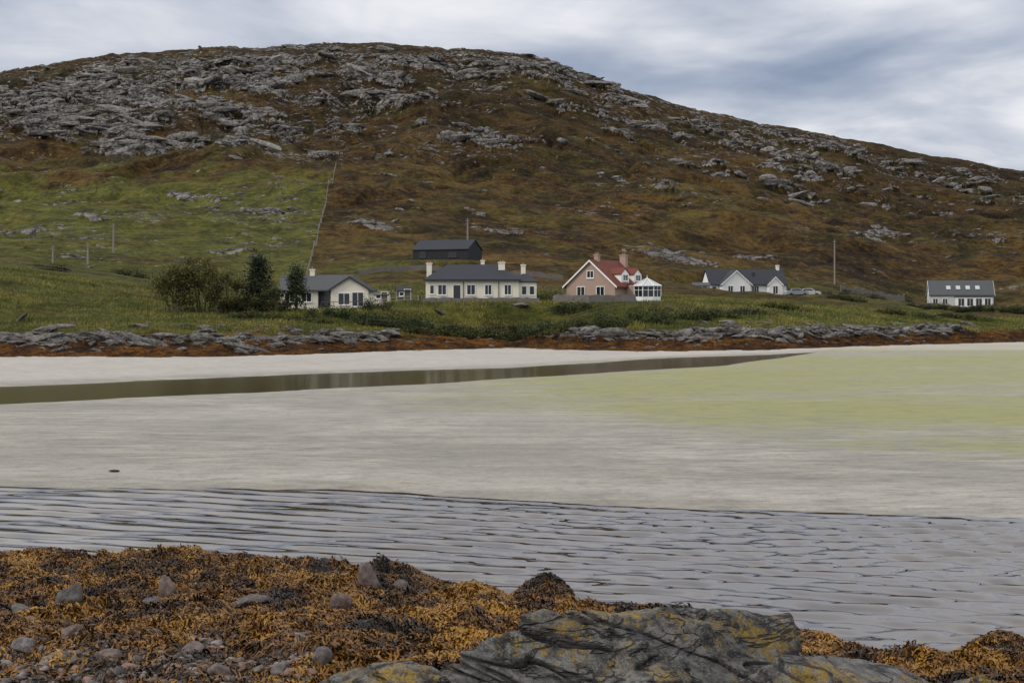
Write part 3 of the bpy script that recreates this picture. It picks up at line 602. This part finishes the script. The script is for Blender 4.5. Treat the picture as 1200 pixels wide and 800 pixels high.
# --- left bungalow
e=empty('grey_roofed_bungalow',HP['h1'])
gable_walls('walls',-5.6,3.0,1.5,7.5,2.4,1.7,'x',cream,e); gable_roof('roof',-5.6,3.0,1.5,7.5,2.4,1.7,'x',greyroof,e,.4)
gable_walls('wing_walls',1.0,5.6,-.4,6.5,2.4,1.45,'y',cream,e); gable_roof('wing_roof',1.0,5.6,-.4,6.5,2.4,1.45,'y',slate,e,.45,edge=metal)
for xx,w in ((-4.4,1.3),(-2.3,1.3)): window(e,xx,1.5,.85,w,1.2,mull=1)
window(e,-.1,1.5,.3,1.5,1.9,mull=1,fm=metal); window(e,2.6,-.4,.5,1.5,1.5,mull=1); window(e,4.3,-.4,.3,1.5,1.8,mull=1)
boxes('deck',[(0,6.2,-2.4,-.45,-.6,.12)],timber,e); boxes('deck_rail',[(0,6.2,-2.4,-2.34,.85,.93)]+[(0+i*.77,.06+i*.77,-2.4,-2.34,.12,.85) for i in range(9)],timber,e)
chimney(e,-2,4.5,3.5,4.9,.6,.5,cream,1)
# --- black cladded house uphill
e=empty('black_timber_house',HP['h2'],math.radians(-24))
gable_walls('walls',-5.6,5.2,0,5.6,1.9,1.6,'x',blackw,e); gable_roof('roof',-5.6,5.2,0,5.6,1.9,1.6,'x',roofm('dark_roof',(.025,.028,.035),(.05,.055,.065)),e,.2,.12)
window(e,-3.6,0,.5,1.3,1.1,fm=metal); window(e,2.2,0,.5,1.6,.9,fm=metal)
window(e,-5.6,2.8,.3,1.6,1.5,math.radians(-90),fm=metal)
# --- red roofed villa
HX,HY,HZ_=HP['h4']
e=empty('red_roofed_villa',(HX,HY,HZ_),math.radians(-36))
gable_walls('walls',-5.6,1.9,0,8.2,2.1,3.1,'y',pink,e); gable_roof('roof',-5.6,1.9,0,8.2,2.1,3.1,'y',redt,e,.45,.18,edge=white)
window(e,-3.3,0,.7,1.3,1.25); window(e,-.3,0,.7,1.3,1.25); window(e,-1.85,0,3.0,1.1,1.0)
for yy in (1.8,5.0):
    gable_walls('dormer_walls',.0,1.75,yy,yy+1.9,3.55,.65,'x',white,e,2.4); gable_roof('dormer_roof',-.6,1.75,yy,yy+1.9,3.55,.65,'x',redt,e,.15,.1)
    window(e,1.75,yy+.95,2.65,1.3,.85,math.radians(90))
gable_walls('lean_to_walls',1.903,3.3,2.6,8.0,1.9,.35,'y',pink,e); gable_roof('lean_to_roof',1.95,3.5,2.6,8.0,1.95,.35,'y',redt,e,.2,.1)
for yy in (3.5,5.2,6.9): window(e,3.3,yy,.5,1.3,1.15,math.radians(90))
chimney(e,-1.85,1.6,4.4,6.0,.6,.6,pink,2); chimney(e,-1.2,7.2,4.4,6.1,.9,.6,pink,2)
c=empty('conservatory',(HX+5.8,HY+.3,HZ_),0)
CX=[(math.cos(math.radians(a))*1.85,math.sin(math.radians(a))*1.85) for a in range(22,382,45)]
V=[(x,y,-.8) for x,y in CX]+[(x,y,.6) for x,y in CX]; pmesh('dwarf_wall',V,[(i,(i+1)%8,8+(i+1)%8,8+i) for i in range(8)]+[tuple(range(8,16))],whiter,c)
V=[(x*.97,y*.97,.6) for x,y in CX]+[(x*.97,y*.97,1.95) for x,y in CX]; pmesh('glazing',V,[(i,(i+1)%8,8+(i+1)%8,8+i) for i in range(8)],glass,c)
V=[(x*1.05,y*1.05,1.97) for x,y in CX]+[(0,0,2.95)]; pmesh('glass_roof',V,[(i,(i+1)%8,8) for i in range(8)]+[tuple(range(8))],cglass,c)
V=[];Fc=[]
for i,(x,y) in enumerate(CX):
    x2,y2=CX[(i+1)%8]; limb(V,Fc,(x,y,.6),(x,y,2.0),.07,.07,4); limb(V,Fc,((x+x2)/2,(y+y2)/2,.6),((x+x2)/2,(y+y2)/2,1.97),.04,.04,4)
    limb(V,Fc,(x*1.06,y*1.06,2.0),(x2*1.06,y2*1.06,2.0),.08,.08,4); limb(V,Fc,(x,y,1.45),(x2,y2,1.45),.035,.035,4); limb(V,Fc,(x*1.05,y*1.05,2.02),(0,0,3.02),.05,.05,4)
limb(V,Fc,(0,0,2.9),(0,0,3.4),.07,.02,4); pmesh('frame',V,Fc,white,c)
# --- white house
e=empty('white_house',HP['h5'],math.radians(6))
gable_walls('walls',-7.3,6.9,1,7.5,2.2,2.6,'x',whiter,e); gable_roof('roof',-7.3,6.9,1,7.5,2.2,2.6,'x',slate,e,.35)
gable_walls('cross_wing_walls',-5.6,-.4,-1.2,5,2.2,2.3,'y',whiter,e); gable_roof('cross_wing_roof',-5.6,-.4,-1.2,5,2.2,2.3,'y',slate,e,.35,edge=white)
gable_walls('porch_walls',3.2,5.8,-.2,3,2.1,1.3,'y',whiter,e); gable_roof('porch_roof',3.2,5.8,-.2,3,2.1,1.3,'y',slate,e,.25,edge=white)
window(e,-4.1,-1.2,.6,1.0,1.3); window(e,-1.9,-1.2,.6,1.0,1.3); window(e,1.1,1,.6,1.4,1.3,mull=2); window(e,4.5,-.2,.4,1.0,1.5); window(e,-6.5,1,.7,.8,1.1,mull=0)
boxes('skylight',[(-.3,.3,-.04,.03,0,.8)],glass,e,(1.2,2.6,3.6)); chimney(e,6.2,4.25,4.3,5.6,.5,.6,whiter,1)
# --- grey house far right
e=empty('grey_skylight_house',HP['h6'],math.radians(-12))
gable_walls('walls',-6.8,6.4,0,7,2.9,2.9,'x',greyr,e); gable_roof('roof',-6.8,6.4,0,7,2.9,2.9,'x',greyroof,e,.3,edge=white)
boxes('front_bay',[(-1.5,6.0,-1.4,-.002,-1.5,2.4)],whiter,e); boxes('front_bay_roof',[(-1.7,6.2,-1.6,-.003,2.4,2.52)],slate,e)
for xx in (-5.6,-3.6): window(e,xx,0,.8,1.1,1.3)
for xx in (-.4,1.4,3.2,5.0): window(e,xx,-1.4,.4,1.35,1.75)
sl=math.atan2(2.9,3.5)
for xx in (-2.8,-.8,1.2,3.2):
    o=boxes('skylight',[(-.45,.45,-.6,.6,0,.09)],cglass,e); o.location=(xx,1.5,2.9+1.5*2.9/3.5+.24); o.rotation_euler=(sl,0,0)
window(e,-6.8,3.5,3.0,1.2,1.2,math.radians(-90))
def pole(px,d,ytop,arm=True):
    x=float(U(px)*d); z=float(hill([x],[d])[0]); zt=EYE+(HZ-ytop)/F*d; e=empty('utility_pole',(x,d,z)); V=[];Fc=[]
    limb(V,Fc,(0,0,-.5),(0,0,zt-z),.19,.14,8); pmesh('pole',V,Fc,polem,e)
    if arm:
        boxes('crossarm',[(-.4,.4,-.22,-.142,zt-z-.5,zt-z-.42)],polem,e); boxes('insulators',[(a-.05,a+.05,-.22,-.15,zt-z-.42,zt-z-.25) for a in (-.35,.35)],stonew,e)
for a in [(62,235,288),(103,240,285),(133,262,262),(548,262,256),(978,300,281)]: pole(*a)
V=[];Fc=[]; prev=None
for s_ in np.arange(232,450,2.6):
    px=fence_px(s_); d=float(dist_of(s_,px)); x=(px-600)/F*d; z=float(hill([x],[d])[0])
    limb(V,Fc,(x,d,z-.3),(x,d,z+1.15),.08,.07,5)
    if prev:
        for h_ in (.3,.65,1.0): limb(V,Fc,(prev[0],prev[1],prev[2]+h_),(x,d,z+h_),.02,.02,3)
    prev=(x,d,z)
pmesh('hill_fence',V,Fc,simple('fence_timber',(.24,.22,.19),.9),None)
def fence(name,p,q,h,mat,step=1.8,wd=.05,rails=(.4,.8)):
    V=[];Fc=[]; n=max(2,int(math.dist(p,q)/step)); prev=None
    for i in range(n+1):
        t=i/n; x=p[0]+(q[0]-p[0])*t; y=p[1]+(q[1]-p[1])*t; z=float(hill([x],[y])[0]); limb(V,Fc,(x,y,z-.3),(x,y,z+h),wd,wd,4)
        if prev:
            for r in rails: limb(V,Fc,(prev[0],prev[1],prev[2]+h*r),(x,y,z+h*r),wd*.6,wd*.6,4)
        prev=(x,y,z)
    pmesh(name,V,Fc,mat)
pale_t=simple('pale_timber',(.38,.35,.30),.9,.2,3)
fence('garden_fence',W(440,180,0)[:2],W(490,181,0)[:2],.9,pale_t,.9)
fence('garden_fence',W(130,178,0)[:2],W(330,186,0)[:2],1.1,timber,2.2)
fence('field_fence',W(640,205,0)[:2],W(835,225,0)[:2],1.1,timber,2.4)
fence('field_fence',W(930,248,0)[:2],W(1090,262,0)[:2],1.1,timber,2.4)
fence('field_fence',W(5,212,0)[:2],W(180,205,0)[:2],1.1,timber,2.4)
fence('shore_fence',W(430,165,0)[:2],W(880,178,0)[:2],1.05,timber,2.6,.045)
def wall(name,pts,h,t,mat):
    V=[];Fc=[];P_=[]
    for (p,q) in zip(pts[:-1],pts[1:]):
        n=max(2,int(math.dist(p,q)/.5))
        for i in range(n): P_.append((p[0]+(q[0]-p[0])*i/n,p[1]+(q[1]-p[1])*i/n))
    P_.append(pts[-1])
    for (x,y) in P_:
        z=float(hill([x],[y])[0]); hh=h*random.uniform(.82,1.1)
        V+=[(x,y-t/2,z-.4),(x,y-t/2*.7,z+hh),(x,y+t/2*.7,z+hh*random.uniform(.95,1.05)),(x,y+t/2,z-.4)]
    for i in range(len(P_)-1):
        b=i*4; Fc+=[(b,b+4,b+5,b+1),(b+1,b+5,b+6,b+2),(b+2,b+6,b+7,b+3)]
    Fc+=[(0,1,2,3),tuple(len(V)-4+k for k in (3,2,1,0))]
    pmesh(name,V,Fc,mat)
wall('stone_wall',[W(648,178,0)[:2],W(690,176,0)[:2],W(745,177,0)[:2]],.9,.5,stonew)
wall('stone_wall',[W(985,275,0)[:2],W(1060,283,0)[:2]],1.3,.6,stonew)
wall('stone_wall',[W(495,177,0)[:2],W(632,177,0)[:2]],.55,.4,stonew)
wall('stone_wall',[W(420,228,0)[:2],W(480,232,0)[:2],W(660,236,0)[:2]],.8,.6,stonew)
def shed(px,d,w,dp,h,r,mat,rm,rot=0,name='garden_shed'):
    x=float(U(px)*d); e=empty(name,(x,d,float(hill([x],[d])[0])),rot); gable_walls('walls',-w/2,w/2,0,dp,h,r,'x',mat,e,-.6); gable_roof('roof',-w/2,w/2,0,dp,h,r,'x',rm,e,.15,.08); door(e,w*.2,0,0,.8,1.7,mat=timber); window(e,-w*.2,0,.8,.7,.6,mull=0)
shed(822,252,3.0,2.4,1.7,.5,simple('pale_blue_paint',(.30,.38,.42)),greyroof)
shed(447,186,2.0,2.0,1.3,.4,cream,greyroof); shed(474,190,2.0,2,1.5,.5,timber,slate,.2)
def car(px,d,rot,colr):
    x=float(U(px)*d); e=empty('parked_car',(x,d,float(hill([x],[d])[0])+.02),rot)
    paint=simple('car_paint',colr,.25,.02,1,.6)
    prof=[(-2.1,.35),(-2.15,.75),(-1.95,.98),(-1.55,1.02),(-1.05,1.42),(.35,1.46),(1.05,1.0),(1.85,.88),(2.1,.65),(2.1,.35)]
    V=[];n=len(prof)
    for yy in (-.85,.85):
        for (a,b) in prof: V.append((a,yy*(.84 if b>1.1 else 1),b))
    pmesh('body',V,[tuple(range(n)),tuple(range(2*n-1,n-1,-1))]+[(i,(i+1)%n,n+(i+1)%n,n+i) for i in range(n)],paint,e)
    for sgn in (-1,1):
        V=[(-1.35,sgn*.865,1.0),(.85,sgn*.865,1.0),(.3,sgn*.745,1.38),(-1.0,sgn*.745,1.36)]; pmesh('side_windows',V,[(0,1,2,3)],glass,e)
    pmesh('windscreen',[(.44,-.68,1.43),(.44,.68,1.43),(1.04,.8,1.04),(1.04,-.8,1.04)],[(0,1,2,3)],glass,e)
    pmesh('rear_window',[(-1.13,-.68,1.40),(-1.13,.68,1.40),(-1.56,.8,1.06),(-1.56,-.8,1.06)],[(0,1,2,3)],glass,e)
    V=[];Fc=[]
    for wx in (-1.3,1.3):
        for wy in (-.88,.68):
            limb(V,Fc,(wx,wy,.32),(wx,wy+.2,.32),.32,.32,14); b=len(V); Fc.append(tuple(range(b-28,b-14))); Fc.append(tuple(range(b-14,b)))
    pmesh('wheels',V,Fc,simple('tyre',(.02,.02,.02)),e)
car(933,256,.2,(.28,.30,.33)); car(948,258,-.1,(.5,.5,.5))
# ------------------------------------------------------------ sky & light
w=bpy.data.worlds.new('World'); scene.world=w; w.use_nodes=True
k=M('',w); sd=Vector((-.85,-.30,.60)).normalized()
st=k.new('TexSky'); st.sky_type='NISHITA'; st.sun_disc=False; st.sun_elevation=math.asin(sd.z); st.sun_rotation=math.atan2(sd.x,sd.y)%(2*math.pi)
b1=k.new('Background'); k.L(st.outputs[0],b1.inputs[0]); b1.inputs[1].default_value=.1
tc=k.new('TexCoord').outputs['Generated']; sp=k.new('SeparateXYZ'); k.L(tc,sp.inputs[0])
zz=k.math('ADD',k.math('MAXIMUM',sp.outputs[2],0),.10); cv=k.new('CombineXYZ'); k.L(k.math('DIVIDE',sp.outputs[0],zz),cv.inputs[0]); k.L(k.math('DIVIDE',sp.outputs[1],zz),cv.inputs[1]); cv.inputs[2].default_value=2.3
cn=k.math('ADD',k.math('MULTIPLY',k.noise(k.mapping(cv.outputs[0],(.8,.8,1)),.9,7,.5,.3),.72),k.math('MULTIPLY',k.noise(k.mapping(cv.outputs[0],(1,.8,1)),2.2,6,.5,.5),.28))
cc=k.ramp(cn,[(.36,(.25,.31,.43)),(.44,(.38,.43,.54)),(.51,(.57,.60,.68)),(.58,(.80,.81,.85)),(.67,(.97,.97,.98))])
hi=k.step(.15,.55,sp.outputs[2]); cc=k.mix(k.math('MULTIPLY',hi,.6),cc,(.76,.73,.70))
lum=k.math('ADD',1.03,k.math('MULTIPLY',hi,.75))
b2=k.new('Background'); k.L(cc,b2.inputs[0]); k.L(lum,b2.inputs[1])
mx=k.new('MixShader'); mx.inputs[0].default_value=.92; k.L(b1.outputs[0],mx.inputs[1]); k.L(b2.outputs[0],mx.inputs[2]); o=k.new('OutputWorld'); k.L(mx.outputs[0],o.inputs[0])
sl_=bpy.data.lights.new('sun','SUN'); sl_.energy=1.5; sl_.angle=math.radians(10); sl_.color=(1,.93,.84); so=bpy.data.objects.new('sun',sl_); link(so); so.rotation_euler=sd.to_track_quat('Z','Y').to_euler()
scene.view_settings.view_transform='Standard'; scene.view_settings.look='None'; scene.view_settings.exposure=0
cam=bpy.data.cameras.new('camera'); cam.sensor_width=36; cam.lens=36*F/1200; cam.shift_y=-(400-HZ)/1200; cam.clip_end=9000; cam.clip_start=.1
co=bpy.data.objects.new('camera',cam); link(co); co.location=(0,0,EYE); co.rotation_euler=(math.pi/2,0,0); scene.camera=co
